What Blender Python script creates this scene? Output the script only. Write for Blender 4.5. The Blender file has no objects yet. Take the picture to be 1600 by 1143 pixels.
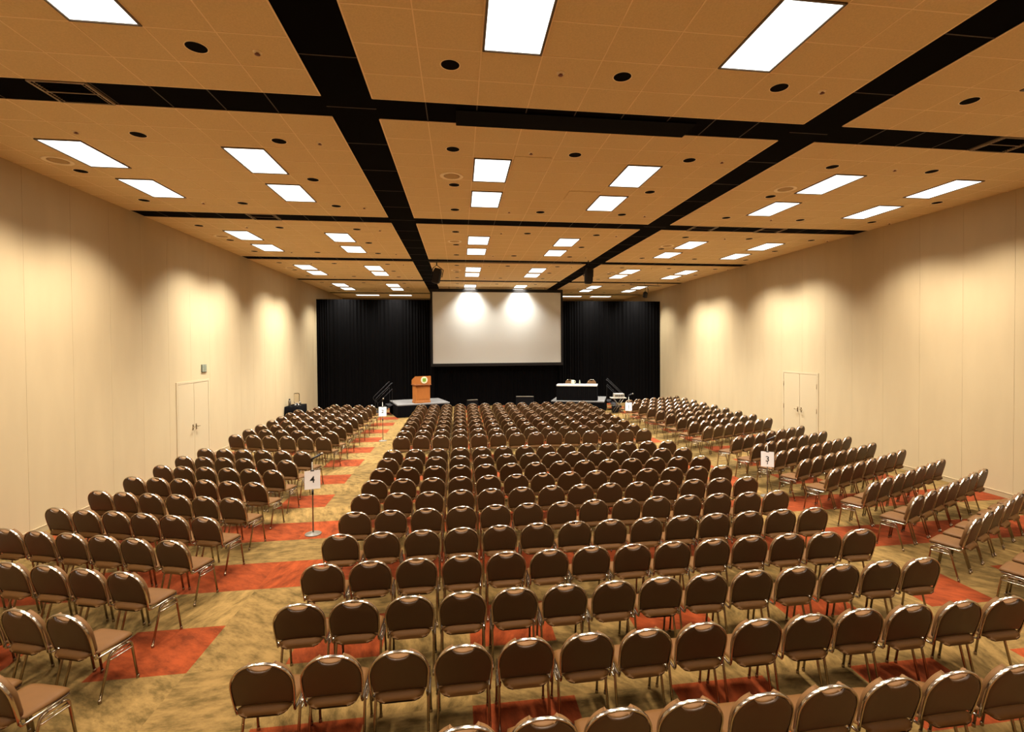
import bpy, math, random
from mathutils import Matrix, Vector
import numpy as np
random.seed(7)
scene = bpy.context.scene
COL = scene.collection
U = 0.57                      # one ceiling module in metres
EYE = 3.306                   # lens height above the floor
CEIL = EYE + 5.5553 * U
WL, WR, YB, YF = -7.49, 11.47, -5.0, 33.4   # room sides
PI = math.pi
R = math.radians

# ------------------------------------------------------------------ materials
def nodes(m):
    m.use_nodes = True
    nt = m.node_tree
    return nt, nt.nodes['Principled BSDF']

def mat(name, col, rough=0.6, metal=0.0, spec=0.5, coat=0.0, noise=0.0, nscale=30.0, bump=0.0, bscale=200.0, emit=None, estr=0.0, stretch=None):
    m = bpy.data.materials.new(name)
    nt, b = nodes(m)
    b.inputs['Base Color'].default_value = (*col, 1)
    b.inputs['Roughness'].default_value = rough
    b.inputs['Metallic'].default_value = metal
    b.inputs['Specular IOR Level'].default_value = spec
    b.inputs['Coat Weight'].default_value = coat
    if emit:
        b.inputs['Emission Color'].default_value = (*emit, 1)
        b.inputs['Emission Strength'].default_value = estr
    if noise > 0 or bump > 0:
        tc = nt.nodes.new('ShaderNodeTexCoord')
        mp = nt.nodes.new('ShaderNodeMapping')
        if stretch: mp.inputs['Scale'].default_value = stretch
        nt.links.new(tc.outputs['Object'], mp.inputs['Vector'])
    if noise > 0:
        n = nt.nodes.new('ShaderNodeTexNoise'); n.inputs['Scale'].default_value = nscale; n.inputs['Detail'].default_value = 4
        nt.links.new(mp.outputs[0], n.inputs['Vector'])
        mr = nt.nodes.new('ShaderNodeMapRange')
        mr.inputs['From Min'].default_value = 0.3; mr.inputs['From Max'].default_value = 0.7
        mr.inputs['To Min'].default_value = 1 - noise; mr.inputs['To Max'].default_value = 1 + noise
        nt.links.new(n.outputs['Fac'], mr.inputs['Value'])
        mx = nt.nodes.new('ShaderNodeVectorMath'); mx.operation = 'SCALE'
        mx.inputs[0].default_value = col
        nt.links.new(mr.outputs[0], mx.inputs['Scale'])
        nt.links.new(mx.outputs[0], b.inputs['Base Color'])
    if bump > 0:
        n2 = nt.nodes.new('ShaderNodeTexNoise'); n2.inputs['Scale'].default_value = bscale; n2.inputs['Detail'].default_value = 2
        nt.links.new(mp.outputs[0], n2.inputs['Vector'])
        bp = nt.nodes.new('ShaderNodeBump'); bp.inputs['Strength'].default_value = bump; bp.inputs['Distance'].default_value = 0.005
        nt.links.new(n2.outputs['Fac'], bp.inputs['Height'])
        nt.links.new(bp.outputs[0], b.inputs['Normal'])
    return m

M = {}
M['wall'] = mat('cream_wall_fabric', (0.445, 0.342, 0.196), 0.85, spec=0.15, noise=0.03, nscale=2.5, stretch=(1, 1, 0.25))
M['joint'] = mat('joint_and_shadow_gap', (0.34, 0.25, 0.135), 0.8)
M['door'] = mat('cream_door_paint', (0.455, 0.355, 0.21), 0.6)
M['base'] = mat('baseboard_vinyl', (0.36, 0.27, 0.145), 0.5)
M['backwall'] = mat('rear_wall_paint', (0.26, 0.19, 0.10), 0.85)
M['tile'] = mat('ceiling_tile', (0.72, 0.56, 0.315), 0.95, spec=0.1, noise=0.06, nscale=60, bump=0.25, bscale=90)
M['tbar'] = mat('ceiling_grid_bar', (0.90, 0.72, 0.46), 0.6)  # pale bars; the light they catch is put into the colour
M['blackceil'] = mat('black_ceiling_panel', (0.0022, 0.0016, 0.0016), 0.95, spec=0.04)
M['blackbar'] = mat('dark_grid_bar', (0.07, 0.055, 0.045), 0.6, spec=0.2)
M['grillebar'] = mat('vent_frame_metal', (0.26, 0.19, 0.11), 0.5)
M['lens'] = mat('light_diffuser', (0.95, 0.97, 0.95), 0.4, emit=(0.95, 1.0, 0.97), estr=2.4)
M['fixframe'] = mat('fixture_frame', (0.10, 0.07, 0.04), 0.5)
M['can'] = mat('downlight_baffle', (0.004, 0.003, 0.003), 0.9, spec=0.05)
M['ring'] = mat('downlight_trim', (0.95, 0.82, 0.58), 0.5)
M['sprk'] = mat('sprinkler_brass', (0.16, 0.05, 0.025), 0.5)
M['grille'] = mat('speaker_grille', (0.50, 0.34, 0.15), 0.8)
M['drape'] = mat('black_drape_cloth', (0.0013, 0.0010, 0.0010), 0.9, spec=0.06)
M['screen'] = mat('projection_screen_white', (0.55, 0.545, 0.50), 0.9, spec=0.1)
M['blackmetal'] = mat('black_metal', (0.006, 0.005, 0.005), 0.5, spec=0.3)
M['blackplastic'] = mat('black_plastic', (0.008, 0.0065, 0.006), 0.55, spec=0.3)
M['darkframe'] = mat('screen_frame_black', (0.012, 0.010, 0.009), 0.7, spec=0.2)
M['chrome'] = mat('warm_chrome', (0.50, 0.445, 0.37), 0.2, metal=1.0)
M['legmetal'] = mat('bronze_chrome_leg', (0.34, 0.28, 0.21), 0.27, metal=1.0)
M['vinyl'] = mat('brown_back_vinyl', (0.053, 0.0255, 0.0085), 0.45, spec=0.35, bump=0.08, bscale=400)
M['seat'] = mat('tan_seat_vinyl', (0.086, 0.0375, 0.0090), 0.6, spec=0.12, noise=0.04, nscale=12)
M['tan'] = mat('tan_back_cushion', (0.120, 0.058, 0.019), 0.65, spec=0.15)
M['deepblack'] = mat('matt_black', (0.0025, 0.002, 0.002), 0.9, spec=0.08)
M['rubber'] = mat('dark_rubber', (0.01, 0.008, 0.006), 0.7)
M['steel'] = mat('brushed_steel', (0.20, 0.17, 0.13), 0.4, metal=0.9)
M['paper'] = mat('white_paper', (0.88, 0.88, 0.86), 0.7)
M['basemetal'] = mat('dull_cast_base', (0.085, 0.068, 0.045), 0.5)
M['ink'] = mat('black_ink', (0.008, 0.008, 0.008), 0.7)
M['stagetop'] = mat('stage_deck_grey', (0.105, 0.097, 0.088), 0.6, noise=0.06, nscale=20)
M['white'] = mat('white_cloth', (0.50, 0.48, 0.44), 0.8)
M['wood'] = mat('orange_oak', (0.285, 0.090, 0.014), 0.5, spec=0.4, noise=0.10, nscale=6, stretch=(8, 8, 1))
M['wooddark'] = mat('orange_oak_edge', (0.19, 0.058, 0.010), 0.5)
M['cream'] = mat('emblem_cream', (0.55, 0.52, 0.35), 0.5)
M['green'] = mat('emblem_green', (0.13, 0.28, 0.02), 0.5)
M['plate'] = mat('grey_green_plate', (0.12, 0.13, 0.085), 0.5)
M['platel'] = mat('grey_green_plate_light', (0.21, 0.215, 0.145), 0.5)
M['device'] = mat('pale_device_casing', (0.30, 0.26, 0.20), 0.5)
M['handle'] = mat('door_handle_metal', (0.22, 0.15, 0.07), 0.35, metal=0.8)
def glassmat():
    m = bpy.data.materials.new('clear_glass'); nt, b = nodes(m)
    b.inputs['Base Color'].default_value = (0.95, 0.93, 0.88, 1); b.inputs['Roughness'].default_value = 0.05
    b.inputs['Transmission Weight'].default_value = 1.0; b.inputs['IOR'].default_value = 1.2
    return m
M['glass'] = glassmat()

def carpet():
    m = bpy.data.materials.new('carpet_tiles'); nt, b = nodes(m)
    N, L = nt.nodes, nt.links
    def val(x):
        return x
    def mth(op, a, c=None, d=None):
        n = N.new('ShaderNodeMath'); n.operation = op
        for i, v in enumerate((a, c, d)):
            if v is None: continue
            if isinstance(v, (int, float)): n.inputs[i].default_value = v
            else: L.new(v, n.inputs[i])
        return n.outputs[0]
    geo = N.new('ShaderNodeNewGeometry')
    sep = N.new('ShaderNodeSeparateXYZ'); L.new(geo.outputs['Position'], sep.inputs[0])
    x, y = sep.outputs[0], sep.outputs[1]
    PX, PY = 1.915, 1.745
    fy = mth('FRACT', mth('DIVIDE', mth('ADD', y, 60 * PY - 5.39), PY))
    fx = mth('FRACT', mth('DIVIDE', mth('ADD', x, 60 * PX - 0.09), PX))
    band = mth('LESS_THAN', fy, 0.497)
    chk = mth('LESS_THAN', fx, 0.5)
    full = mth('MULTIPLY', mth('GREATER_THAN', y, 6.9), mth('LESS_THAN', y, 9.9))
    mask = mth('MULTIPLY', band, mth('MAXIMUM', chk, full))
    # a tone of its own for each carpet tile
    ix = mth('FLOOR', mth('DIVIDE', mth('ADD', x, 60 * PX - 0.09), PX / 2))
    iy = mth('FLOOR', mth('DIVIDE', mth('ADD', y, 60 * PY - 5.39), PY / 2))
    cmb = N.new('ShaderNodeCombineXYZ'); L.new(ix, cmb.inputs[0]); L.new(iy, cmb.inputs[1])
    wn = N.new('ShaderNodeTexWhiteNoise'); wn.noise_dimensions = '2D'; L.new(cmb.outputs[0], wn.inputs['Vector'])
    # streaks that turn with the tile
    rot = N.new('ShaderNodeVectorRotate'); rot.rotation_type = 'Z_AXIS'
    L.new(geo.outputs['Position'], rot.inputs['Vector'])
    L.new(mth('MULTIPLY', mth('ROUND', mth('MULTIPLY', wn.outputs['Value'], 3)), PI / 5), rot.inputs['Angle'])
    mp = N.new('ShaderNodeMapping'); mp.inputs['Scale'].default_value = (3.4, 8.0, 1); L.new(rot.outputs[0], mp.inputs['Vector'])
    n1 = N.new('ShaderNodeTexNoise'); n1.inputs['Scale'].default_value = 1.0; n1.inputs['Detail'].default_value = 7; n1.inputs['Roughness'].default_value = 0.7
    L.new(mp.outputs[0], n1.inputs['Vector'])
    n2 = N.new('ShaderNodeTexNoise'); n2.inputs['Scale'].default_value = 1.1; n2.inputs['Detail'].default_value = 3
    L.new(geo.outputs['Position'], n2.inputs['Vector'])
    streak = mth('ADD', mth('MULTIPLY', n1.outputs['Fac'], 0.75), mth('MULTIPLY', n2.outputs['Fac'], 0.25))
    mr = N.new('ShaderNodeMapRange'); L.new(streak, mr.inputs['Value'])
    mr.inputs['From Min'].default_value = 0.38; mr.inputs['From Max'].default_value = 0.60
    def mix(f, a, c):
        n = N.new('ShaderNodeMix'); n.data_type = 'RGBA'; L.new(f, n.inputs['Factor'])
        for i, v in ((6, a), (7, c)):
            if isinstance(v, tuple): n.inputs[i].default_value = (*v, 1)
            else: L.new(v, n.inputs[i])
        return n.outputs[2]
    olive = mix(mr.outputs[0], (0.058, 0.036, 0.0095), (0.168, 0.101, 0.031))
    rust = mix(mr.outputs[0], (0.076, 0.0138, 0.0028), (0.172, 0.031, 0.0068))
    base = mix(mask, olive, rust)
    tone = mth('ADD', 0.90, mth('MULTIPLY', wn.outputs['Value'], 0.2))
    sc = N.new('ShaderNodeVectorMath'); sc.operation = 'SCALE'; L.new(base, sc.inputs[0]); L.new(tone, sc.inputs['Scale'])
    L.new(sc.outputs[0], b.inputs['Base Color'])
    b.inputs['Roughness'].default_value = 1.0; b.inputs['Specular IOR Level'].default_value = 0.1
    n3 = N.new('ShaderNodeTexNoise'); n3.inputs['Scale'].default_value = 160; L.new(geo.outputs['Position'], n3.inputs['Vector'])
    bp = N.new('ShaderNodeBump'); bp.inputs['Strength'].default_value = 0.3; bp.inputs['Distance'].default_value = 0.006
    L.new(n3.outputs['Fac'], bp.inputs['Height']); L.new(bp.outputs[0], b.inputs['Normal'])
    return m
M['carpet'] = carpet()

# ------------------------------------------------------------------ mesh building
class MB:
    def __init__(s): s.v = []; s.f = []; s.mi = []; s.sm = []
    def add(s, vs, fs, mi=0, smooth=False):
        o = len(s.v); s.v += [tuple(p) for p in vs]
        for f in fs: s.f.append(tuple(i + o for i in f)); s.mi.append(mi); s.sm.append(smooth)
        return s
    def box(s, x0, x1, y0, y1, z0, z1, mi=0, xf=None):
        vs = [(x, y, z) for z in (z0, z1) for y in (y0, y1) for x in (x0, x1)]
        if xf is not None: vs = [xf @ Vector(p) for p in vs]
        return s.add(vs, [(0, 2, 3, 1), (4, 5, 7, 6), (0, 1, 5, 4), (2, 6, 7, 3), (0, 4, 6, 2), (1, 3, 7, 5)], mi)
    def bbox(s, x0, x1, y0, y1, z0, z1, b=0.01, mi=0, xf=None):
        # box with bevelled edges: three stacked rings of eight corners each
        def ring(z, e, c):
            a0, a1, c0, c1 = x0 + e, x1 - e, y0 + e, y1 - e
            return [(a0 + c, c0, z), (a1 - c, c0, z), (a1, c0 + c, z), (a1, c1 - c, z), (a1 - c, c1, z), (a0 + c, c1, z), (a0, c1 - c, z), (a0, c0 + c, z)]
        rings = [ring(z0, b, b), ring(z0 + b, 0, b), ring(z1 - b, 0, b), ring(z1, b, b)]
        if xf is not None: rings = [[xf @ Vector(p) for p in r] for r in rings]
        return s.loft(rings, mi=mi, smooth=False)
    def loft(s, rings, closed=True, cap=True, mi=0, smooth=True, loop=False):
        n = len(rings[0]); vs = [p for r in rings for p in r]; fs = []
        m = len(rings)
        for i in range(m if loop else m - 1):
            a, c = i * n, ((i + 1) % m) * n
            for j in range(n if closed else n - 1):
                k = (j + 1) % n
                fs.append((a + j, a + k, c + k, c + j))
        o = len(s.v)
        s.add(vs, fs, mi, smooth)
        if cap and not loop:
            s.f.append(tuple(o + j for j in reversed(range(n)))); s.mi.append(mi); s.sm.append(False)
            s.f.append(tuple(o + (m - 1) * n + j for j in range(n))); s.mi.append(mi); s.sm.append(False)
        return s
    def tube(s, path, r, n=8, mi=0, loop=False, cap=True, flat=None):
        P = [Vector(p) for p in path]; rings = []; m = len(P); up = None
        for i in range(m):
            a = P[(i - 1) % m] if (loop or i > 0) else P[i]
            c = P[(i + 1) % m] if (loop or i < m - 1) else P[i]
            t = (c - a).normalized()
            if up is None:
                up = Vector((0, 0, 1)) if abs(t.z) < 0.9 else Vector((1, 0, 0))
            u = (up - t * up.dot(t)).normalized(); up = u; w = t.cross(u)
            rr = r[i] if isinstance(r, (list, tuple)) else r
            rings.append([P[i] + u * (math.cos(2 * PI * k / n) * rr) + w * (math.sin(2 * PI * k / n) * rr) for k in range(n)])
        return s.loft(rings, mi=mi, smooth=True, loop=loop, cap=cap)
    def lathe(s, prof, n=24, c=(0, 0, 0), mi=0, smooth=True, cap=True):
        rings = [[(c[0] + r * math.cos(2 * PI * k / n), c[1] + r * math.sin(2 * PI * k / n), c[2] + z) for k in range(n)] for r, z in prof]
        return s.loft(rings, mi=mi, smooth=smooth, cap=cap)
    def mesh(s, name, mats):
        me = bpy.data.meshes.new(name)
        me.from_pydata(s.v, [], s.f)
        for m_ in (mats if isinstance(mats, list) else [mats]): me.materials.append(m_)
        me.polygons.foreach_set('material_index', s.mi)
        me.polygons.foreach_set('use_smooth', s.sm)
        me.update()
        return me
    def build(s, name, mats, parent=None, loc=None, rz=None):
        o = bpy.data.objects.new(name, s.mesh(name, mats)); COL.objects.link(o)
        if parent is not None: o.parent = parent
        if loc is not None: o.location = loc
        if rz is not None: o.rotation_euler = (0, 0, rz)
        return o

def tag(o, label=None, cat=None, group=None, kind=None):
    if label: o['label'] = label
    if cat: o['category'] = cat
    if group: o['group'] = group
    if kind: o['kind'] = kind
    return o
def empty(name, loc, rz=0.0):
    o = bpy.data.objects.new(name, None); COL.objects.link(o)
    o.location = loc; o.rotation_euler = (0, 0, rz); o.empty_display_size = 0.1
    return o
def struct(o): o['kind'] = 'structure'; return o
def dup(root, kids, name=None):
    r = root.copy(); COL.objects.link(r)
    for k, gk in kids:
        c = k.copy(); COL.objects.link(c); c.parent = r
        for g in gk:
            d = g.copy(); COL.objects.link(d); d.parent = c
    return r
ORD = ['zeroth', 'first', 'second', 'third', 'fourth', 'fifth', 'sixth', 'seventh', 'eighth', 'ninth', 'tenth', 'eleventh', 'twelfth', 'thirteenth', 'fourteenth', 'fifteenth']

# ------------------------------------------------------------------ camera
F_PX, CXP, CYP = 771.694, 823.6845, 552.4122
pitch, yaw, roll = -0.0170587, 0.1362109, -0.0068855
fwd = Vector((math.sin(yaw) * math.cos(pitch), math.cos(yaw) * math.cos(pitch), math.sin(pitch)))
right = Vector((math.cos(yaw), -math.sin(yaw), 0)); up = right.cross(fwd)
r2 = right * math.cos(roll) + up * math.sin(roll); u2 = up * math.cos(roll) - right * math.sin(roll)
cam = bpy.data.cameras.new('camera'); camo = bpy.data.objects.new('camera', cam); COL.objects.link(camo)
mw = Matrix(((r2.x, u2.x, -fwd.x), (r2.y, u2.y, -fwd.y), (r2.z, u2.z, -fwd.z))).to_4x4()
mw.translation = (0, 0, EYE); camo.matrix_world = mw
cam.sensor_fit = 'HORIZONTAL'; cam.sensor_width = 36.0; cam.lens = 36.0 * F_PX / 1600
cam.shift_x = -(CXP - 800) / 1600; cam.shift_y = (CYP - 571.5) / 1600
cam.clip_start = 0.05; cam.clip_end = 200
scene.camera = camo
def px(p):
    q = Vector(p) - Vector((0, 0, EYE)); z = q.dot(fwd)
    if z < 0.1: return (-9999, -9999, z)
    return (CXP + F_PX * q.dot(r2) / z, CYP - F_PX * q.dot(u2) / z, z)

# ------------------------------------------------------------------ room shell
struct(MB().box(WL - 0.3, WR + 0.3, YB - 0.3, YF + 0.3, -0.1, 0).build('floor', M['carpet']))

def side_wall(name, x, sgn, seams):
    # cloth-covered wall panels with narrow reveals between them
    mb = MB(); ys = [YB] + seams + [YF]; g = 0.004
    mb.box(min(x, x + sgn * 0.2), max(x, x + sgn * 0.2), YB - 0.2, YF + 0.2, -0.1, CEIL + 0.3, 0)
    for a, c in zip(ys, ys[1:]):
        mb.box(min(x, x - sgn * 0.012), max(x, x - sgn * 0.012), a + g / 2, c - g / 2, 0.0, CEIL + 0.05, 1)
    return struct(mb.build(name, [M['joint'], M['wall']]))
side_wall('wall_left', WL - 0.012, -1, [y for y in np.arange(-4.172, 33, 1.068).round(3)])
side_wall('wall_right', WR + 0.012, 1, [y for y in np.arange(-4.075, 33, 1.075).round(3)])
struct(MB().box(WL - 0.3, WR + 0.3, YF, YF + 0.2, -0.1, CEIL + 0.3).build('wall_front', M['backwall']))
struct(MB().box(WL - 0.3, WR + 0.3, YB - 0.2, YB, -0.1, CEIL + 0.3).build('wall_back', M['wall']))
for nm, x, s in (('baseboard_left', WL, 1), ('baseboard_right', WR, -1)):
    mb = MB()
    for a, c in ((YB, 14.25 if s > 0 else 14.45), (16.06 if s > 0 else 16.30, YF)):
        mb.box(min(x, x + s * 0.018), max(x, x + s * 0.018), a, c, 0.0, 0.10, 0)
        mb.box(min(x, x + s * 0.021), max(x, x + s * 0.021), a, c, 0.10, 0.112, 1)
    struct(mb.build(nm, [M['base'], M['joint']]))

def double_door(name, x, s, y0, y1, h):
    root = struct(empty(name, (x, (y0 + y1) / 2, 0)))
    w = (y1 - y0) / 2
    fr = MB()
    for a, c, z0, z1 in ((-w - 0.06, -w, 0, h + 0.06), (w, w + 0.06, 0, h + 0.06), (-w, w, h, h + 0.06)):
        fr.box(min(0, s * 0.016), max(0, s * 0.016), a, c, z0, z1)
    fr.build('door_frame', M['door'], root)
    bk = MB().box(min(0, s * 0.004), max(0, s * 0.004), -w, w, 0, h); bk.build('door_gap', M['joint'], root)
    for sg in (-1, 1):
        a, c = (-w + 0.012, -0.006) if sg < 0 else (0.006, w - 0.012)
        lf = MB().bbox(min(s * 0.004, s * 0.013), max(s * 0.004, s * 0.013), a, c, 0.012, h - 0.014, 0.003).build('door_leaf', M['door'], root)
        hd = MB(); yy = sg * 0.085
        hd.box(min(s * 0.013, s * 0.02), max(s * 0.013, s * 0.02), yy - 0.022, yy + 0.022, 0.98, 1.14)
        hd.tube([(s * 0.02, yy, 1.07), (s * 0.06, yy, 1.07), (s * 0.066, yy + sg * 0.02, 1.068), (s * 0.066, yy + sg * 0.12, 1.06)], 0.012)
        hd.build('door_handle', M['handle'], lf)
        if s < 0:
            hg = MB()
            for z in (0.3, 1.1, 1.9): hg.tube([(s * 0.018, sg * (w - 0.006), z - 0.08), (s * 0.018, sg * (w - 0.006), z + 0.08)], 0.012, 6)
            hg.build('hinge', M['handle'], root)
double_door('door_1', WL, 1, 14.34, 15.97, 2.31)
double_door('door_2', WR, -1, 14.55, 16.20, 2.28)
# small square plate high beside the left doors
pr = empty('wall_plate', (WL, 15.735, 2.58))
tag(pr, 'small square grey-green plate on the left wall above the double doors', 'wall plate')
MB().bbox(0, 0.025, -0.14, 0.14, 0, 0.23, 0.006).build('back_plate', M['plate'], pr)
pg = MB()
for a in (-0.125, 0.012):
    for z in (0.015, 0.085, 0.155): pg.box(0.025, 0.030, a, a + 0.113, z, z + 0.06)
pg.build('panel_face', M['platel'], pr)

# ceiling: tile fields between black channels
SX = [(-3.0 * U, -1.8846 * U), (8.6884 * U, 9.7835 * U)]
SY = [(1.1 * U, 2.15 * U), (11.54 * U, 12.56 * U), (21.985 * U, 23.003 * U), (32.237 * U, 33.3 * U), (42.368 * U, 43.3 * U), (52.7 * U, 53.6 * U)]
FX = [(WL - 0.02, SX[0][0]), (SX[0][1], SX[1][0]), (SX[1][1], WR + 0.02)]
FY = [(YB, SY[0][0])] + [(SY[i][1], SY[i + 1][0]) for i in range(5)] + [(SY[5][1], YF)]
# grid lines (module units) in each field
GX = [[-12.2, -11.1, -9.95, -8.81, -7.65, -6.5, -5.36, -4.2], [-0.72, 0.46, 1.63, 2.82, 4.0, 5.19, 6.36, 7.53], [11.1, 12.28, 13.46, 14.62, 15.75, 16.85, 17.95, 19.05]]
PY_T = 1.042
cm = MB()
for fx in FX:
    for fy in FY: cm.box(fx[0], fx[1], fy[0], fy[1], CEIL, CEIL + 0.010, 0)
for fx, gx in zip(FX, GX):
    for fy in FY:
        for g in gx: cm.box(g * U - 0.006, g * U + 0.006, fy[0], fy[1], CEIL - 0.0035, CEIL, 1)
        y = fy[1] - PY_T * U
        while y > fy[0] + 0.1:
            cm.box(fx[0], fx[1], y - 0.006, y + 0.006, CEIL - 0.003, CEIL, 1); y -= PY_T * U
        # bright edge angle round each field
        for e in (fx[0], fx[1]): cm.box(e - 0.009, e + 0.009, fy[0], fy[1], CEIL - 0.003, CEIL, 1)
        for e in (fy[0], fy[1]): cm.box(fx[0], fx[1], e - 0.007, e + 0.007, CEIL - 0.0032, CEIL, 1)
for x0, x1, y0, y1 in ((0.95, 1.57, 8.27, 8.86), (2.27, 2.92, 9.98, 10.565)):   # two tiles that sit low; darker strip paints the shadow gap behind each
    cm.box(x0, x1, y0, y1, CEIL - 0.012, CEIL, 0); cm.box(x0, x1, y1, y1 + 0.012, CEIL - 0.004, CEIL, 2)
struct(cm.build('ceiling', [M['tile'], M['tbar'], M['joint']]))
bm_ = MB().box(WL - 0.2, WR + 0.2, YB - 0.2, YF + 0.2, CEIL + 0.010, CEIL + 0.2, 0)
for sx in SX:
    y = YB
    while y < YF:
        bm_.box(sx[0], sx[1], y - 0.007, y + 0.007, CEIL + 0.006, CEIL + 0.010, 1); y += 2 * PY_T * U
for sy in SY:
    for gx in GX:
        for g in gx: bm_.box(g * U - 0.007, g * U + 0.007, sy[0], sy[1], CEIL + 0.006, CEIL + 0.010, 1)
struct(bm_.build('trim_1', [M['blackceil'], M['blackbar']]))

# ------------------------------------------------------------------ ceiling fittings
PANEL = ['left', 'middle', 'right']
COLX = [(-11.08, 0), (-6.47, 0), (0.50, 1), (5.225, 1), (12.33, 2), (16.86, 2)]
COLN = ['left', 'right'] * 3
FWID = 1.09 * U
ROWS = [('Z', -6.1, -4.1), ('Z', -3.0, -1.0), ('A', 4.3, 6.3), ('A', 7.38, 9.40), ('B', 14.80, 16.83), ('B', 17.93, 19.93), ('C', 25.3, 27.3), ('C', 28.44, 30.36), ('D', 35.25, 37.35), ('D', 37.98, 40.0), ('E', 45.3, 47.5), ('E', 48.35, 50.4), ('F', 54.75, 55.85)]  # Z rows: unseen, added behind the camera to light the near chair backs
BAYN = {'Z': 'unseen rearmost', 'A': 'nearest', 'B': 'second', 'C': 'third', 'D': 'fourth', 'E': 'fifth', 'F': 'sixth'}
LAMP_W = 150.0
# lamp power factor and tint for each bay
TUNE = {'Z': (0.60, (1.0, 0.89, 0.77)), 'A': (0.76, (1.0, 0.89, 0.77)), 'B': (1.10, (1.0, 0.93, 0.82)), 'C': (1.42, (1.0, 0.985, 0.93)), 'D': (1.5, (1.0, 0.985, 0.93)), 'E': (1.1, (1.0, 0.985, 0.93)), 'F': (1.0, (1.0, 0.985, 0.93))}
def in_frame(pts, mx=0):
    return any(-mx < q[0] < 1600 + mx and -mx < q[1] < 1143 + mx for q in (px(p) for p in pts))
n_in = 0
for (bay, y0, y1) in ROWS:
    k = [r for r in ROWS if r[0] == bay].index((bay, y0, y1))
    L_ = (y1 - y0) * U
    for (cx, pn), cn in zip(COLX, COLN):
        FW = FWID
        if bay == 'F':
            if pn == 1: continue
            cx = {-11.08: -10.95, -6.47: -7.5, 12.33: 11.5, 16.86: 14.95}[cx]; FW = 2.4 * U
        x0 = cx * U
        vis = in_frame([(x0 + a, y0 * U + c, CEIL) for a in (0, FW) for c in (0, L_)])
        root = empty('ceiling_light', (x0 + FW / 2, y0 * U + L_ / 2, CEIL))
        which = 'farther' if k else 'nearer'
        if bay == 'F': lab = f'glowing ceiling light, {cn} column of {PANEL[pn]} ceiling field, last bay beyond the screen'
        else: lab = f'glowing ceiling light, {which} one in {cn} column of {PANEL[pn]} ceiling field, {BAYN[bay]} bay'
        tag(root, lab, 'ceiling light', 'rectangular ceiling lights')
        w2, l2 = FW / 2, L_ / 2
        fr = MB()
        for a in (-1, 1):
            fr.box(a * w2 - 0.011, a * w2 + 0.011, -l2 - 0.011, l2 + 0.011, -0.016, 0)
            fr.box(-w2, w2, a * l2 - 0.011, a * l2 + 0.011, -0.016, 0)
        fr.build('frame', M['fixframe'], root)
        MB().box(-w2 + 0.012, w2 - 0.012, -l2 + 0.012, l2 - 0.012, -0.006, -0.0005).build('diffuser', M['lens'], root)
        la = bpy.data.lights.new('ceiling_lamp', 'AREA'); la.shape = 'RECTANGLE'; la.size = w2 * 2 - 0.06; la.size_y = l2 * 2 - 0.06
        la.energy = LAMP_W * TUNE[bay][0]; la.color = TUNE[bay][1]; la.spread = R(108)
        lo = bpy.data.objects.new('ceiling_lamp', la); COL.objects.link(lo); lo.parent = root; lo.location = (0, 0, -0.012)

# recessed downlights, sprinklers, round speakers
def proto_downlight():
    root = empty('downlight', (0, 0, CEIL))
    a = MB().lathe([(0.112, 0.0), (0.116, -0.004), (0.112, -0.007), (0.104, -0.006), (0.102, -0.001)], 28).build('trim_ring', M['ring'], root)
    c = MB().lathe([(0.103, -0.0045), (0.07, -0.0022), (0.03, -0.0012), (0.001, -0.001)], 28).build('baffle', M['can'], root)
    return root, [(a, []), (c, [])]
def proto_sprinkler():
    root = empty('ceiling_sprinkler', (0, 0, CEIL))
    a = MB().lathe([(0.048, 0.0), (0.044, -0.008), (0.02, -0.012), (0.018, -0.012)], 16).build('escutcheon', M['ring'], root)
    c = MB().lathe([(0.016, -0.008), (0.016, -0.016), (0.010, -0.018), (0.010, -0.024), (0.030, -0.026), (0.028, -0.030), (0.001, -0.032)], 12).build('deflector', M['sprk'], root)
    return root, [(a, []), (c, [])]
def proto_speaker():
    root = empty('ceiling_speaker', (0, 0, CEIL))
    a = MB().lathe([(0.215, 0.0), (0.218, -0.006), (0.205, -0.012), (0.150, -0.008), (0.148, -0.002)], 36).build('trim_ring', M['ring'], root)
    c = MB().lathe([(0.149, -0.004), (0.10, -0.007), (0.001, -0.008)], 36).build('grille', M['grille'], root)
    return root, [(a, []), (c, [])]
DLX = [[-11.70, -8.23, -4.77], [-0.13, 3.40, 6.93], [11.69, 15.25, 18.85]]
DROWS = {'A': [9.97], 'B': [14.2, 17.32, 20.45], 'C': [24.4, 27.5, 30.55], 'D': [34.5, 37.6, 40.7], 'E': [44.7, 47.8, 50.9]}
HN = ['left', 'centre', 'right']; DN = ['near', 'middle', 'far']
dl = proto_downlight(); sp = proto_sprinkler(); cs = proto_speaker(); first = {'d': True, 's': True, 'c': True}
def place(pr, key, x, y, label, cat, group):
    o = pr[0] if first[key] else dup(*pr)
    first[key] = False
    o.location = (x * U, y * U, CEIL + 0.0005); tag(o, label, cat, group)
for bay, rows in DROWS.items():
    for pn, xs in enumerate(DLX):
        for ri, y in enumerate(rows):
            for ci, x in enumerate(xs):
                if ci == 1 and ri == 1: continue
                if not in_frame([(x * U, y * U, CEIL)]): continue
                rn = 'far' if bay == 'A' else DN[ri]
                place(dl, 'd', x, y, f'dark round recessed downlight at {rn} {HN[ci]} of the {PANEL[pn]} ceiling field, {BAYN[bay]} bay', 'downlight', 'round recessed downlights')
SPX = [[-9.68, -3.72], [2.10, 7.98], [13.9, 19.85]]
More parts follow.
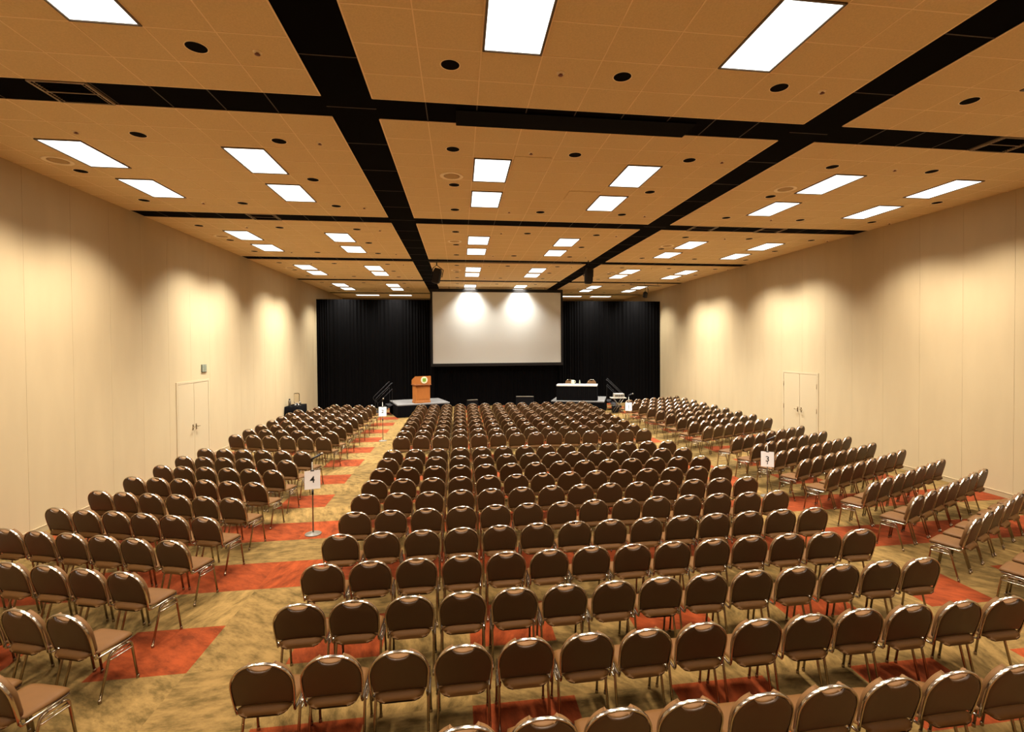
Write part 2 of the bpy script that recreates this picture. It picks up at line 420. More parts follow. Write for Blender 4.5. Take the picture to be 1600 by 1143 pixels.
for bay, rows in {'A': [10.0], 'B': [14.2, 20.55], 'C': [24.45, 30.6], 'D': [34.5, 40.7]}.items():
    for pn, xs in enumerate(SPX):
        for ri, y in enumerate(rows):
            for ci, x in enumerate(xs):
                if not in_frame([(x * U, y * U, CEIL)]): continue
                rn = 'far' if (bay == 'A' or ri) else 'near'
                place(sp, 's', x, y, f'small dark sprinkler head at {rn} {HN[ci * 2]} of the {PANEL[pn]} ceiling field, {BAYN[bay]} bay', 'sprinkler', 'ceiling sprinkler heads')
for bay, y in (('B', 16.45), ('C', 26.65), ('D', 36.8)):
    for pn, x in enumerate((-11.71, -0.2, 11.68)):
        place(cs, 'c', x, y, f'round tan speaker grille set in the {PANEL[pn]} ceiling field, {BAYN[bay]} bay', 'ceiling speaker', 'round ceiling speakers')

# vents in the black channels
def vent(x0, x1, y0, y1, label):
    r = empty('air_vent', ((x0 + x1) / 2, (y0 + y1) / 2, CEIL - 0.004)); tag(r, label, 'air vent', 'air vents in the black channels')
    a, c = (x1 - x0) / 2, (y1 - y0) / 2
    f = MB()
    for s in (-1, 1):
        f.box(s * a - 0.012, s * a + 0.012, -c, c, -0.012, 0.012); f.box(-a, a, s * c - 0.01, s * c + 0.01, -0.012, 0.012)
        f.box(s * (a - 0.05) - 0.005, s * (a - 0.05) + 0.005, -c, c, -0.008, 0.01)
    f.box(-a, a, -0.007, 0.007, -0.010, 0.01)
    f.build('vent_frame', M['grillebar'], r)
    l = MB()
    for i in range(14):
        yy = -c + (i + 0.5) * 2 * c / 14
        l.box(-a, a, yy - 0.008, yy + 0.008, -0.004, 0.004)
    l.build('louvre', M['blackceil'], r)
vent(-5.02, -4.40, SY[1][0] + 0.03, SY[1][1] - 0.03, 'dark framed air vent in the nearest black cross channel, left side')
vent(8.37, 9.02, SY[1][0] + 0.03, SY[1][1] - 0.03, 'dark framed air vent in the nearest black cross channel, right side')
vent(-4.99, -4.36, SY[2][0] + 0.03, SY[2][1] - 0.03, 'framed air vent in second black cross channel, left part')
vent(6.30, 6.96, SY[2][0] + 0.03, SY[2][1] - 0.03, 'framed air vent in second black cross channel, just right of the long right-hand channel')
vent(8.30, 8.98, SY[2][0] + 0.03, SY[2][1] - 0.03, 'framed air vent in second black cross channel, towards the right wall')
# long black housing in the nearest channel
hb = MB().bbox(-0.02, 3.40, SY[1][0] + 0.16, SY[1][1] + 0.045, CEIL - 0.014, CEIL, 0.004).build('screen_housing', M['deepblack'])
tag(hb, 'long black box housing fitted in the nearest cross channel overhead', 'housing')

# ------------------------------------------------------------------ banquet chair
W2 = 0.232
def outline(n_side=5, n_arc=14, inset=0.0, z0=0.0):
    # right half from bottom to apex then mirrored; (x, s) in the plane of the back
    pts = []
    H, hs = 0.448, 0.232
    for i in range(n_side):
        t = i / (n_side - 1); pts.append((0.216 + (W2 - 0.216) * math.sin(t * PI / 2), z0 + (hs - z0) * t))
    for i in range(1, n_arc + 1):
        a = PI / 2 * i / n_arc; e = 2 / 2.12
        pts.append((W2 * math.cos(a) ** e if i < n_arc else 0.0, hs + (H - hs) * math.sin(a) ** e))
    pts = [(max(x - inset, 0.0), s - (inset if s > 0.26 else 0)) for x, s in pts]
    return pts
LEAN = math.atan2(0.112, 0.436)
def bp(x, s, d=0.0):
    # plane of the back to chair space; d is distance towards the sitter
    y = -0.203 - s * math.sin(LEAN) + d * math.cos(LEAN)
    z = 0.452 + s * math.cos(LEAN) + d * math.sin(LEAN)
    return (x, y, z)
def m_back_frame(lo=False):
    mb = MB(); half = outline(3 if lo else 5, 7 if lo else 14)
    full = half + [(-x, s) for x, s in reversed(half[:-1])]
    rings = []
    # flat band: 28 mm deep, 13 mm thick
    for i, (x, s) in enumerate(full):
        a = full[max(i - 1, 0)]; c = full[min(i + 1, len(full) - 1)]
        tx, ts = c[0] - a[0], c[1] - a[1]; l = math.hypot(tx, ts); nx, ns = ts / l, -tx / l
        prof = [(0.0065, -0.011), (0.0065, 0.011), (-0.0065, 0.011), (-0.0065, -0.011)] if lo else [(0.004, -0.0125), (0.007, -0.008), (0.007, 0.008), (0.004, 0.012), (-0.004, 0.012), (-0.006, 0.008), (-0.006, -0.008), (-0.004, -0.0125)]
        rings.append([bp(x + nx * o, s + ns * o, d) for o, d in prof])
    mb.loft(rings, smooth=not lo)
    # bent tube under the seat each side: the hook
    for sx in (-1, 1):
        if lo: mb.tube([bp(sx * 0.216, 0.01), (sx * 0.214, -0.185, 0.433), (sx * 0.212, 0.14, 0.440)], 0.010, 4)
        else: mb.tube([bp(sx * 0.216, 0.03), bp(sx * 0.216, 0.0), (sx * 0.218, -0.197, 0.436), (sx * 0.217, -0.16, 0.430), (sx * 0.214, 0.0, 0.433), (sx * 0.212, 0.15, 0.442)], 0.0105, 8)
    return mb
def pad_outline(lo=False, bottom=0.035, dip=True):
    half = outline(3 if lo else 5, 7 if lo else 14, 0.0075, bottom)
    top = []
    if dip:
        keep = [p for p in half if p[0] > 0.098]
        x1, s1 = 0.098, keep[-1][1] + 0.006
        n = 3 if lo else 6
        for i in range(n + 1):
            t = i / n; x = x1 * (1 - t); top.append((x, s1 - 0.052 * (1 - (x / x1) ** 2) ** 0.6 if i else s1))
        half = keep + top
    return half + [(-x, s) for x, s in reversed(half[:-1])]
def slab(mb, pts, d0, d1, bev, dome=0.0, mi=0):
    # closed slab with rounded rim from an outline in the back plane
    cx, cs = 0.0, sum(s for _, s in pts) / len(pts)
    def ring(inset, d): return [bp(x + (cx - x) * inset, s + (cs - s) * inset, d) for x, s in pts]
    rings = [ring(0.55, d0 - dome), ring(0.16, d0 - dome * 0.7), ring(bev, d0), ring(0, d0 + (d1 - d0) * 0.3), ring(0, d1 - (d1 - d0) * 0.3), ring(bev, d1)]
    return mb.loft(rings, mi=mi)
def m_back_shell(lo=False):
    return slab(MB(), pad_outline(lo, 0.068), -0.011, 0.004, 0.05, 0.004)
def m_cushion(lo=False):
    return slab(MB(), pad_outline(lo, 0.04), 0.004, 0.056, 0.06, -0.006)
def m_seat(lo=False):
    mb = MB(); rings = []
    ys = [-0.272, -0.268, -0.256, -0.240, -0.218, -0.150, 0.03, 0.12, 0.16, 0.178, 0.186] if not lo else [-0.270, -0.252, -0.222, -0.140, 0.12, 0.182]
    hw = [0.120, 0.155, 0.180, 0.192, 0.200, 0.206, 0.214, 0.213, 0.206, 0.188, 0.160] if not lo else [0.145, 0.185, 0.198, 0.208, 0.213, 0.175]
    zt = [0.476, 0.486, 0.499, 0.510, 0.522, 0.474, 0.482, 0.486, 0.482, 0.472, 0.460] if not lo else [0.484, 0.502, 0.520, 0.474, 0.486, 0.466]
    sag = [0.010, 0.018, 0.028, 0.036, 0.042, 0.042, 0.036, 0.02, 0.014, 0.01, 0.008] if not lo else [0.018, 0.036, 0.05, 0.045, 0.02, 0.01]
    zb = [0.474, 0.474, 0.475, 0.476, 0.476, 0.456, 0.444, 0.441, 0.443, 0.446, 0.446] if not lo else [0.474, 0.475, 0.476, 0.455, 0.441, 0.446]
    n = 10 if not lo else 5
    for y, w, z, sg, b in zip(ys, hw, zt, sag, zb):
        ring = []
        for i in range(n + 1):
            t = -1 + 2 * i / n; x = w * t
            ring.append((x, y, z - (0.014 if y > -0.2 else 0.030) * abs(t) ** 6))
        for i in range(n + 1):
            t = 1 - 2 * i / n; x = (w - 0.006) * t
            ring.append((x, y, min(b, z - 0.016) - sg * (1 - t * t)))
        rings.append(ring)
    return mb.loft(rings)
def arc(p0, p1, p2, n=5):
    a, b, c = Vector(p0), Vector(p1), Vector(p2)
    return [tuple(a * (1 - t) ** 2 + b * 2 * t * (1 - t) + c * t * t) for t in [i / n for i in range(n + 1)]]
ZR = 0.412
def m_leg(sx, front, lo=False):
    mb = MB()
    y0, y1 = (0.196, 0.140) if front else (-0.172, -0.066)
    inn = -1 if front else 1
    top = arc((sx * 0.2155, y1 + (y0 - y1) * 0.1, ZR - 0.05), (sx * 0.215, y1, ZR), (sx * 0.215, y1 + inn * 0.05, ZR), 2 if lo else 5)
    path = [(sx * 0.219, y0, 0.012)] + [tuple(p) for p in top]
    mb.tube(path, 0.0118, 4 if lo else 8)
    if not lo: mb.lathe([(0.0145, 0.0), (0.0150, 0.004), (0.0145, 0.03), (0.012, 0.034)], 8, (sx * 0.219, y0, 0.0))
    return mb
def m_side(sx, lo=False):
    mb = MB(); n = 4 if lo else 6
    mb.tube([(sx * 0.215, -0.016, ZR), (sx * 0.215, 0.09, ZR)], 0.0118, n)
    if not lo:
        for yy in (-0.03, 0.08): mb.tube([(sx * 0.214, yy, ZR + 0.004), (sx * 0.213, yy, 0.438)], 0.007, 6)
    return mb
def m_bar(sx, lo=False):
    mb = MB(); n = 4 if lo else 6
    mb.tube([(sx * 0.2165, -0.078, 0.348), (sx * 0.224, -0.06, 0.348), (sx * 0.224, 0.135, 0.348), (sx * 0.2165, 0.150, 0.348)], 0.0085, n)
    if not lo: mb.tube([(sx * 0.216, -0.072, 0.376), (sx * 0.216, 0.145, 0.376)], 0.006, n)
    return mb
def chair_proto(name='banquet_chair'):
    root = empty(name, (0, 0, 0)); k = []
    k.append(m_seat().build('seat', M['seat'], root))
    k.append(m_back_shell().build('backrest', M['vinyl'], root))
    cu = m_cushion().build('back_cushion', M['tan'], root); k.append(cu)
    k.append(m_back_frame().build('back_frame', M['chrome'], root))
    for sx in (-1, 1):
        k.append(m_leg(sx, True).build('leg', M['legmetal'], root)); k.append(m_leg(sx, False).build('leg', M['legmetal'], root))
        k.append(m_side(sx).build('side_rail', M['chrome'], root)); k.append(m_bar(sx).build('stretcher', M['chrome'], root))
    return root, [(o, []) for o in k]
TOPY = 0.203 + 0.448 * math.sin(LEAN)
spots = []      # (x, y, rz, block, section, row, seat)
def rowspots(block, sec, row, ax, ay, ang, step, n, rz):
    for i in range(n):
        tx, ty = ax + math.cos(ang) * step * i, ay + math.sin(ang) * step * i
        spots.append([tx - math.sin(rz) * TOPY, ty + math.cos(rz) * TOPY, rz, block, sec, row, i])
for k in range(11): rowspots('middle', 0, k, -1.535 - 0.003 * k, 3.12 + 0.8675 * k, 0, 0.516 + 0.0003 * k, 14, 0.0)
for j in range(9): rowspots('middle', 1, j, -1.58, 13.53 + 0.90 * j, 0, 0.5245, 14, 0.0)
for k, y in enumerate([3.2, 4.17, 4.98, 5.84, 6.70, 7.57, 8.48, 9.39, 10.27, 11.13, 11.97]):
    rowspots('left', 0, k, [-3.62, -3.58, -3.60, -3.64, -3.64, -3.65, -3.67, -3.68, -3.67, -3.69, -3.64][k], y, R(162), 0.517, 6, R(-18))
for j in range(9): rowspots('left', 1, j, -3.67, 13.80 + 0.90 * j, R(162), 0.530, [6, 6, 6, 6, 6, 6, 6, 5, 4][j], R(-18))
for k, y in enumerate([3.2, 4.03, 4.92, 5.86, 6.85, 7.66, 8.61, 9.41, 10.23, 11.06, 11.98]):
    rowspots('right', 0, k, [7.06, 7.06, 7.06, 7.06, 7.20, 7.17, 7.21, 7.20, 7.22, 7.20, 7.21][k], y, R(25), 0.503, 7, R(25))
for j in range(9): rowspots('right', 1, j, 7.28 + 0.015 * j, 13.65 + 0.90 * j, R(24), 0.498, 7, R(25))
vis = []
for s in spots:
    x, y, rz = s[:3]; c, n = math.cos(rz), math.sin(rz)
    pts = [(x + c * a - n * b, y + n * a + c * b, z) for a in (-0.2, 0.2) for b, z in ((-0.28, 0.86), (-0.2, 0.45), (0.18, 0.46), (0.18, 0.03), (-0.17, 0.03))]
    if in_frame(pts, -1): vis.append(s)
vis.sort(key=lambda s: px((s[0], s[1], 0.5))[2])
rows_seen = {}
for s in vis: rows_seen.setdefault((s[3], s[4]), set()).add(s[5])
seat_seen = {}
for s in vis: seat_seen.setdefault((s[3], s[4], s[5]), []).append(s[6])
proto = chair_proto()
rnd = random.Random(3)
for i, s in enumerate(vis[:298]):
    x, y, rz, blk, sec, row, seat = s
    o = proto[0] if i == 0 else dup(*proto)
    o.location = (x + rnd.uniform(-0.006, 0.006), y + rnd.uniform(-0.012, 0.012), 0)
    o.rotation_euler = (0, 0, rz + R(rnd.uniform(-1.2, 1.2)))
    rn = sorted(rows_seen[(blk, sec)]).index(row) + 1
    sn = sorted(seat_seen[(blk, sec, row)]).index(seat) + 1
    rowtxt = f'{ORD[rn]} nearest row' if rn > 1 else 'nearest row'
    if sec == 1: rowtxt = f'{ORD[rn]} row beyond the cross aisle'
    frm = 'from left' if blk == 'middle' else 'from the aisle'
    lab = f'brown banquet chair, {ORD[sn]} {frm}, {rowtxt}, {blk} block'
    tag(o, lab, 'chair', 'banquet chairs set out in rows')
# the chairs farther off, past the three hundred largest
parts = [(m_seat(True), 0), (m_back_shell(True), 1), (m_cushion(True), 2), (m_back_frame(True), 3)]
for sx in (-1, 1): parts += [(m_leg(sx, True, True), 4), (m_leg(sx, False, True), 4), (m_side(sx, True), 3), (m_bar(sx, True), 3)]
far = MB()
for s in vis[298:]:
    x, y, rz = s[:3]
    mt = Matrix.Translation((x + rnd.uniform(-0.006, 0.006), y + rnd.uniform(-0.012, 0.012), 0)) @ Matrix.Rotation(rz + R(rnd.uniform(-1.2, 1.2)), 4, 'Z')
    for mb, mi in parts:
        o = len(far.v); far.v += [tuple(mt @ Vector(p)) for p in mb.v]
        far.f += [tuple(i + o for i in f) for f in mb.f]; far.mi += [mi] * len(mb.f); far.sm += mb.sm
fo = far.build('far_banquet_chairs', [M['seat'], M['vinyl'], M['tan'], M['chrome'], M['legmetal']])
tag(fo, 'mass of brown banquet chairs in the far rows towards the stages', 'chairs', None, 'stuff')

# ------------------------------------------------------------------ stages, lectern, head table
def stage(name, x, y, ang, w, d, h, label):
    r = empty(name, (x, y, 0), ang); tag(r, label, 'stage', 'low stages by the screen')
    MB().bbox(0, w, 0, d, h - 0.06, h, 0.008).build('deck', M['stagetop'], r)
    sk = MB(); P = 0.075
    def pleats(p, q):
        n = int((Vector(q) - Vector(p)).length / (P / 4)); u = (Vector(q) - Vector(p)).normalized(); nrm = Vector((u.y, -u.x, 0))
        out = []
        for i in range(n + 1):
            t = i / n; c = Vector(p).lerp(Vector(q), t) + nrm * (0.012 + 0.010 * math.sin(i * PI / 2))
            out.append(c)
        return out
    cs_ = [(0, 0, 0), (w, 0, 0), (w, d, 0), (0, d, 0)]
    line = []
    for a, c in zip(cs_, cs_[1:] + cs_[:1]): line += pleats(a, c)[:-1]
    cen = Vector((w / 2, d / 2, 0))
    rings = [[tuple(c + Vector((0, 0, z))) for c in line] for z in (0.005, h * 0.5, h - 0.065)]
    sk.loft(rings, cap=False); sk.build('skirt', M['drape'], r)
    return r
ZS = 0.60
stL = stage('stage', -2.85, 23.30, R(16.5), 2.47, 2.2, ZS, 'low grey-topped stage with black skirt under the wooden lectern')
stR = stage('stage', 4.41, 23.72, R(-19.5), 2.57, 2.35, ZS, 'low grey-topped stage with black skirt under the head table')

def steps(x, y, ang, label, both):
    # treads rise along +x towards the stage edge at x = 0
    r = empty('stage_steps', (x, y, 0), ang); tag(r, label, 'steps', 'portable stage steps')
    for i in range(3):
        z = 0.16 + i * 0.16; xx = -0.78 + i * 0.26
        MB().bbox(xx, xx + 0.27, -0.42, 0.42, z - 0.03, z, 0.005).build('tread', M['blackplastic'], r)
    for yy in (-0.43, 0.43):
        st = MB().tube([(-0.76, yy, 0.02), (-0.76, yy, 0.13), (-0.02, yy, 0.50), (-0.02, yy, 0.02)], 0.018, 6)
        st.build('stringer', M['blackmetal'], r)
    for yy in ((-0.43, 0.43) if both else (-0.43,)):
        h = MB().tube([(-0.70, yy, 0.15), (-0.74, yy, 0.62)] + arc((-0.80, yy, 0.70), (-0.86, yy, 0.78), (-0.78, yy, 0.86), 4) + arc((-0.14, yy, 1.48), (-0.08, yy, 1.54), (-0.03, yy, 1.55), 4), 0.017, 8)
        h.tube([(-0.72, yy, 0.60), (-0.05, yy, 1.26), (-0.05, yy, 0.48)], 0.014, 6)
        h.build('handrail', M['steel'] if False else M['blackmetal'], r)
a = R(16.5); e = Vector((-math.sin(a), math.cos(a))); p = Vector((-2.85, 23.3)) + e * 1.55
steps(p.x, p.y, a, 'portable black stage steps with twin handrails left of the lectern stage', True)
a = R(-19.5); e = Vector((-math.sin(a), math.cos(a))); p = Vector((4.41, 23.72)) + Vector((math.cos(a), math.sin(a))) * 2.57 + e * 1.75
steps(p.x, p.y, a + PI, 'portable black stage steps with handrail right of the head table stage', True)

lc = empty('lectern', (-1.83, 24.12, ZS), R(24))
tag(lc, 'orange wooden lectern with round green emblem standing on the left stage', 'lectern')
MB().bbox(-0.38, 0.38, -0.24, 0.24, 0, 0.10, 0.008).build('plinth', M['wood'], lc)
bd = MB().bbox(-0.36, 0.36, -0.22, 0.22, 0.10, 0.85, 0.006).build('body', M['wood'], lc)
MB().bbox(-0.25, 0.25, -0.226, -0.22, 0.18, 0.78, 0.002).build('front_panel', M['wood'], bd)
hd = MB()
q = [(-0.24, 0.85), (-0.275, 0.90), (-0.275, 1.28), (0.05, 1.17), (0.26, 1.08), (0.26, 0.85)]
hd.loft([[(sx, yy, zz) for yy, zz in q] for sx in (-0.385, 0.385)], smooth=False)
hdo = hd.build('head', M['wood'], lc)
MB().bbox(-0.40, 0.40, -0.295, 0.27, 0.845, 0.89, 0.008).build('moulding', M['wooddark'], hdo)
em = MB(); em.loft([[(0.165 * math.cos(2 * PI * k / 32) * f, yy, 0.165 * math.sin(2 * PI * k / 32) * f) for k in range(32)] for f, yy in ((1.0, 0.0), (1.0, -0.010), (0.94, -0.014))], smooth=False)
emo = em.build('emblem', M['cream'], lc, (0.05, -0.277, 1.09))
lf = MB()
for k in range(4):
    a = PI / 4 + k * PI / 2; cx, cz = 0.055 * math.cos(a), 0.055 * math.sin(a) + 0.01
    lf.loft([[(cx + 0.052 * math.cos(2 * PI * j / 14), yy, cz + 0.048 * math.sin(2 * PI * j / 14)) for j in range(14)] for yy in (-0.013, -0.018)], smooth=False)
lf.box(-0.012, 0.012, -0.0175, -0.013, -0.12, -0.02)
lf.build('leaf_mark', M['green'], emo)

ta = R(-18.5)
tb = empty('head_table', (5.73, 23.74, ZS), ta); tag(tb, 'long head table with white top and black skirt on the right stage', 'table')
MB().bbox(-0.96, 0.96, -0.30, 0.30, 0.735, 0.765, 0.005).build('tabletop', M['blackplastic'], tb)
wc = MB().bbox(-0.985, 0.985, -0.325, 0.325, 0.70, 0.775, 0.006).build('tablecloth', M['white'], tb)
sk = MB(); ln = []
for (p0, p1) in (((-0.975, -0.315), (0.975, -0.315)), ((0.975, -0.315), (0.975, 0.315)), ((0.975, 0.315), (-0.975, 0.315)), ((-0.975, 0.315), (-0.975, -0.315))):
    l = math.hypot(p1[0] - p0[0], p1[1] - p0[1]); n = int(l / 0.025)
    for i in range(n):
        t = i / n; ux, uy = (p1[0] - p0[0]) / l, (p1[1] - p0[1]) / l; o = 0.004 + 0.006 * math.sin(i * PI / 2)
        ln.append((p0[0] + ux * l * t + uy * o, p0[1] + uy * l * t - ux * o))
sk.loft([[(x * f, y * f, z) for x, y in ln] for z, f in ((0.01, 1.02), (0.4, 1.005), (0.70, 1.0))], cap=False)
sk.build('skirt', M['drape'], tb)
def on_table(x, y, z=0.0):
    c, s = math.cos(ta), math.sin(ta)
    return (5.73 + c * x - s * y, 23.74 + s * x + c * y, ZS + 0.775 + z)
pt = empty('water_pitcher', on_table(-0.22, 0.05)); tag(pt, 'pale water pitcher on the white head table, in front of left chair', 'pitcher')
MB().lathe([(0.060, 0.0), (0.075, 0.02), (0.085, 0.09), (0.070, 0.16), (0.075, 0.20)], 18).build('jug', M['cream'], pt)
MB().tube([(0.075, 0, 0.17), (0.13, 0, 0.16), (0.14, 0, 0.09), (0.083, 0, 0.05)], 0.011, 6).build('handle', M['cream'], pt)
bt = empty('water_bottle', on_table(0.12, 0.05)); tag(bt, 'small clear water bottle between the two chairs on head table', 'bottle')
MB().lathe([(0.030, 0.0), (0.033, 0.01), (0.033, 0.12), (0.012, 0.16), (0.012, 0.175)], 14).build('bottle_body', M['platel'], bt)
MB().lathe([(0.014, 0.175), (0.014, 0.19), (0.012, 0.192)], 12).build('cap', M['paper'], bt)
for k, (x, y) in enumerate(((5.68, 25.28), (6.80, 24.92))):
    o = dup(*proto); o.name = 'banquet_chair'
    o.location = (x, y, ZS); o.rotation_euler = (0, 0, R(180 - 16 + 6 * k))
    tag(o, f'tan-fronted banquet chair behind the head table, {"left" if k == 0 else "right"} one of the pair', 'chair', 'chairs at the head table')

# folding stand with a device on it, right of the stage
xs = empty('folding_stand', (7.55, 22.95, 0), R(-6)); tag(xs, 'folding cross-legged stand table right of the head table stage', 'stand')
MB().bbox(-0.36, 0.36, -0.24, 0.24, 0.74, 0.77, 0.005).build('shelf', M['device'], xs)
for yy in (-0.20, 0.20):
    for sg in (-1, 1):
        MB().tube([(sg * 0.27, yy, 0.012), (-sg * 0.24, yy, 0.74)], 0.014, 6).build('leg', M['steel'], xs)
dv = empty('mixer_unit', (7.58, 22.95, 0.77), R(-6)); tag(dv, 'pale boxy audio unit on the folding stand near the right stage', 'audio unit')
MB().bbox(-0.24, 0.24, -0.17, 0.17, 0.0, 0.19, 0.012).build('casing', M['device'], dv)
kb = MB()
for i in range(5): kb.box(-0.19 + i * 0.085, -0.14 + i * 0.085, -0.178, -0.168, 0.05, 0.15)
kb.build('control_panel', M['blackplastic'], dv)
cs2 = empty('equipment_case', (7.62, 23.40, 0), R(-6)); tag(cs2, 'black equipment case on the floor beneath the folding stand', 'case')
MB().bbox(-0.22, 0.22, -0.15, 0.15, 0, 0.34, 0.012).build('case_body', M['blackplastic'], cs2)
MB().tube([(-0.08, -0.155, 0.26), (-0.08, -0.19, 0.27), (0.08, -0.19, 0.27), (0.08, -0.155, 0.26)], 0.008, 6).build('handle', M['steel'], cs2)

# dark floor monitors under the screen
def floor_monitor(x, y, rz, w, h, label):
    r = empty('floor_monitor', (x, y, 0), rz); tag(r, label, 'monitor', 'dark floor monitors under the screen')
    b = MB(); q = [(-0.22, 0), (0.22, 0), (0.20, h * 0.45), (-0.05, h), (-0.12, h)]
    b.loft([[(sx * w / 2, yy, zz) for yy, zz in q] for sx in (-1, 1)], smooth=False); b.build('cabinet', M['deepblack'], r)
    MB().bbox(-w / 2, w / 2, -0.135, -0.045, h, h + 0.035, 0.006).build('top_edge', M['steel'], r)
floor_monitor(3.38, 25.6, R(-13), 0.92, 0.62, 'dark floor monitor with pale top edge, below the screen near head table')
floor_monitor(0.62, 25.6, R(14), 0.55, 0.50, 'dark low floor monitor right of the lectern stage, below screen')

# ------------------------------------------------------------------ numbered microphone stands
def mic_stand(x, y, num, zs, ztop, rz, boom, label, slabel):
    r = empty('microphone_stand', (x, y, 0), rz); tag(r, label, 'microphone stand', 'aisle microphone stands')
    MB().lathe([(0.135, 0.0), (0.140, 0.006), (0.135, 0.014), (0.04, 0.022), (0.022, 0.035)], 28).build('base', M['basemetal'], r)
    MB().tube([(0, 0, 0.02), (0, 0, ztop - 0.12)], 0.011, 10).build('pole', M['steel'], r)
    MB().tube([(0, 0, 0.70), (0, 0, 0.78)], 0.019, 10).build('clutch', M['blackplastic'], r)
    bx, by = boom
    MB().tube([(0, 0, ztop - 0.14), (0, 0, ztop - 0.10), (bx * 0.4, by * 0.4, ztop - 0.06), (bx * 0.7, by * 0.7, ztop - 0.04)], 0.013, 8).build('clip', M['blackplastic'], r)
    m = MB(); d = Vector((bx, by, 0.05)); u = d.normalized(); p0 = Vector((bx * 0.35, by * 0.35, ztop - 0.065))
    m.tube([tuple(p0 + u * t) for t in (-0.08, 0.0, 0.10)], [0.013, 0.015, 0.019], 10)
    mo = m.build('microphone', M['blackplastic'], r)
    g = MB(); c = p0 + u * 0.125; rings = []
    for i in range(7):
        a = PI * i / 6; rr = max(0.028 * math.sin(a), 0.001); cc = c - u * (0.030 * math.cos(a)); s1 = u.orthogonal().normalized(); s2 = u.cross(s1)
        rings.append([tuple(cc + s1 * (rr * math.cos(2 * PI * k / 12)) + s2 * (rr * math.sin(2 * PI * k / 12))) for k in range(12)])
    g.loft(rings); g.build('windscreen', M['steel'], mo)
    s = empty('number_sign', (x, y, zs), rz); tag(s, slabel, 'sign', 'numbered aisle signs')
    MB().box(-0.128, 0.128, -0.017, -0.014, -0.163, 0.163).build('sheet', M['paper'], s)
    MB().bbox(-0.03, 0.03, -0.02, 0.014, 0.150, 0.172, 0.003).build('clip', M['blackplastic'], s)
    cu = bpy.data.curves.new('numeral', 'FONT'); cu.body = num; cu.size = 0.165; cu.align_x = 'CENTER'; cu.align_y = 'CENTER'; cu.extrude = 0.0006; cu.offset = 0.002
    cu.materials.append(M['ink'])
    tmp = bpy.data.objects.new('numeral_outline', cu)
    me = bpy.data.meshes.new_from_object(tmp); bpy.data.objects.remove(tmp); bpy.data.curves.remove(cu)
    t = bpy.data.objects.new('numeral', me); COL.objects.link(t); t.parent = s; t.location = (0, -0.0178, 0.0); t.rotation_euler = (PI / 2, 0, 0)
mic_stand(-2.59, 9.11, '4', 0.965, 1.42, R(14), (0.12, 0.02), 'slim microphone stand with round base in left aisle, nearest the camera', 'white paper sign reading 4 on the near left aisle stand')
mic_stand(6.585, 9.85, '3', 0.81, 1.31, R(-33), (0.10, 0.02), 'slim microphone stand in right aisle behind the near middle-block chairs', 'white paper sign reading 3 in the right aisle')
mic_stand(-2.68, 17.75, '2', 1.03, 1.50, R(8), (0.02, -0.1), 'slim microphone stand with round base in left aisle near the stage', 'white paper sign reading 2 near the lectern stage')
mic_stand(6.69, 19.0, '1', 0.83, 1.36, R(-20), (0.13, 0.02), 'slim microphone stand in right aisle near the head table stage', 'white paper sign reading 1 near the folding stand')

# draped side table by the left wall
lt = empty('side_table', (-7.16, 22.9, 0), 0); tag(lt, 'black-draped side table against the left wall near the curtain', 'table')
MB().bbox(-0.29, 0.29, -0.55, 0.55, 0.70, 0.73, 0.006).build('tabletop', M['blackplastic'], lt)
dr = MB(); ln = []
for (p0, p1) in (((-0.30, -0.56), (0.30, -0.56)), ((0.30, -0.56), (0.30, 0.56)), ((0.30, 0.56), (-0.30, 0.56)), ((-0.30, 0.56), (-0.30, -0.56))):
    l = math.hypot(p1[0] - p0[0], p1[1] - p0[1]); n = int(l / 0.04)
    for i in range(n):
        t = i / n; ux, uy = (p1[0] - p0[0]) / l, (p1[1] - p0[1]) / l; o = 0.006 * math.sin(i * PI / 2)
        ln.append((p0[0] + ux * l * t + uy * o, p0[1] + uy * l * t - ux * o))
dr.loft([[(x * f, y * f, z) for x, y in ln] for z, f in ((0.01, 1.01), (0.4, 1.0), (0.735, 0.985), (0.74, 0.95))])
dr.build('table_drape', M['drape'], lt)
wd = empty('water_dispenser', (-7.14, 22.95, 0.745)); tag(wd, 'tall clear water dispenser on the black side table by left wall', 'dispenser')
MB().lathe([(0.11, 0.10), (0.12, 0.13), (0.12, 0.48), (0.10, 0.52), (0.09, 0.50), (0.105, 0.46), (0.105, 0.14)], 20, cap=False).build('glass_tank', M['glass'], wd)
MB().lathe([(0.10, 0.0), (0.10, 0.015), (0.05, 0.03), (0.05, 0.085), (0.10, 0.10)], 20).build('foot', M['paper'], wd)
MB().tube([(0.11, -0.02, 0.16), (0.17, -0.03, 0.16), (0.17, -0.03, 0.13)], 0.012, 6).build('tap', M['steel'], wd)
ur = empty('coffee_flask', (-7.33, 22.62, 0.745)); tag(ur, 'small dark flask standing beside the water dispenser on side table', 'flask')
MB().lathe([(0.05, 0.0), (0.055, 0.01), (0.055, 0.22), (0.03, 0.26)], 16).build('flask_body', M['steel'], ur)
MB().lathe([(0.032, 0.26), (0.032, 0.31), (0.026, 0.315)], 14).build('lid', M['blackplastic'], ur)
for k, (x, y, lab) in enumerate(((-6.98, 22.50, 'clear drinking glass at near right corner of the black side table'), (-6.94, 22.78, 'clear drinking glass on black side table, right of the dispenser'))):
    g = MB().lathe([(0.030, 0.0), (0.036, 0.12), (0.033, 0.118), (0.028, 0.01), (0.001, 0.008)], 14).build('drinking_glass', M['glass'], None, (x, y, 0.745)); tag(g, lab, 'glass', 'glasses on the side table')

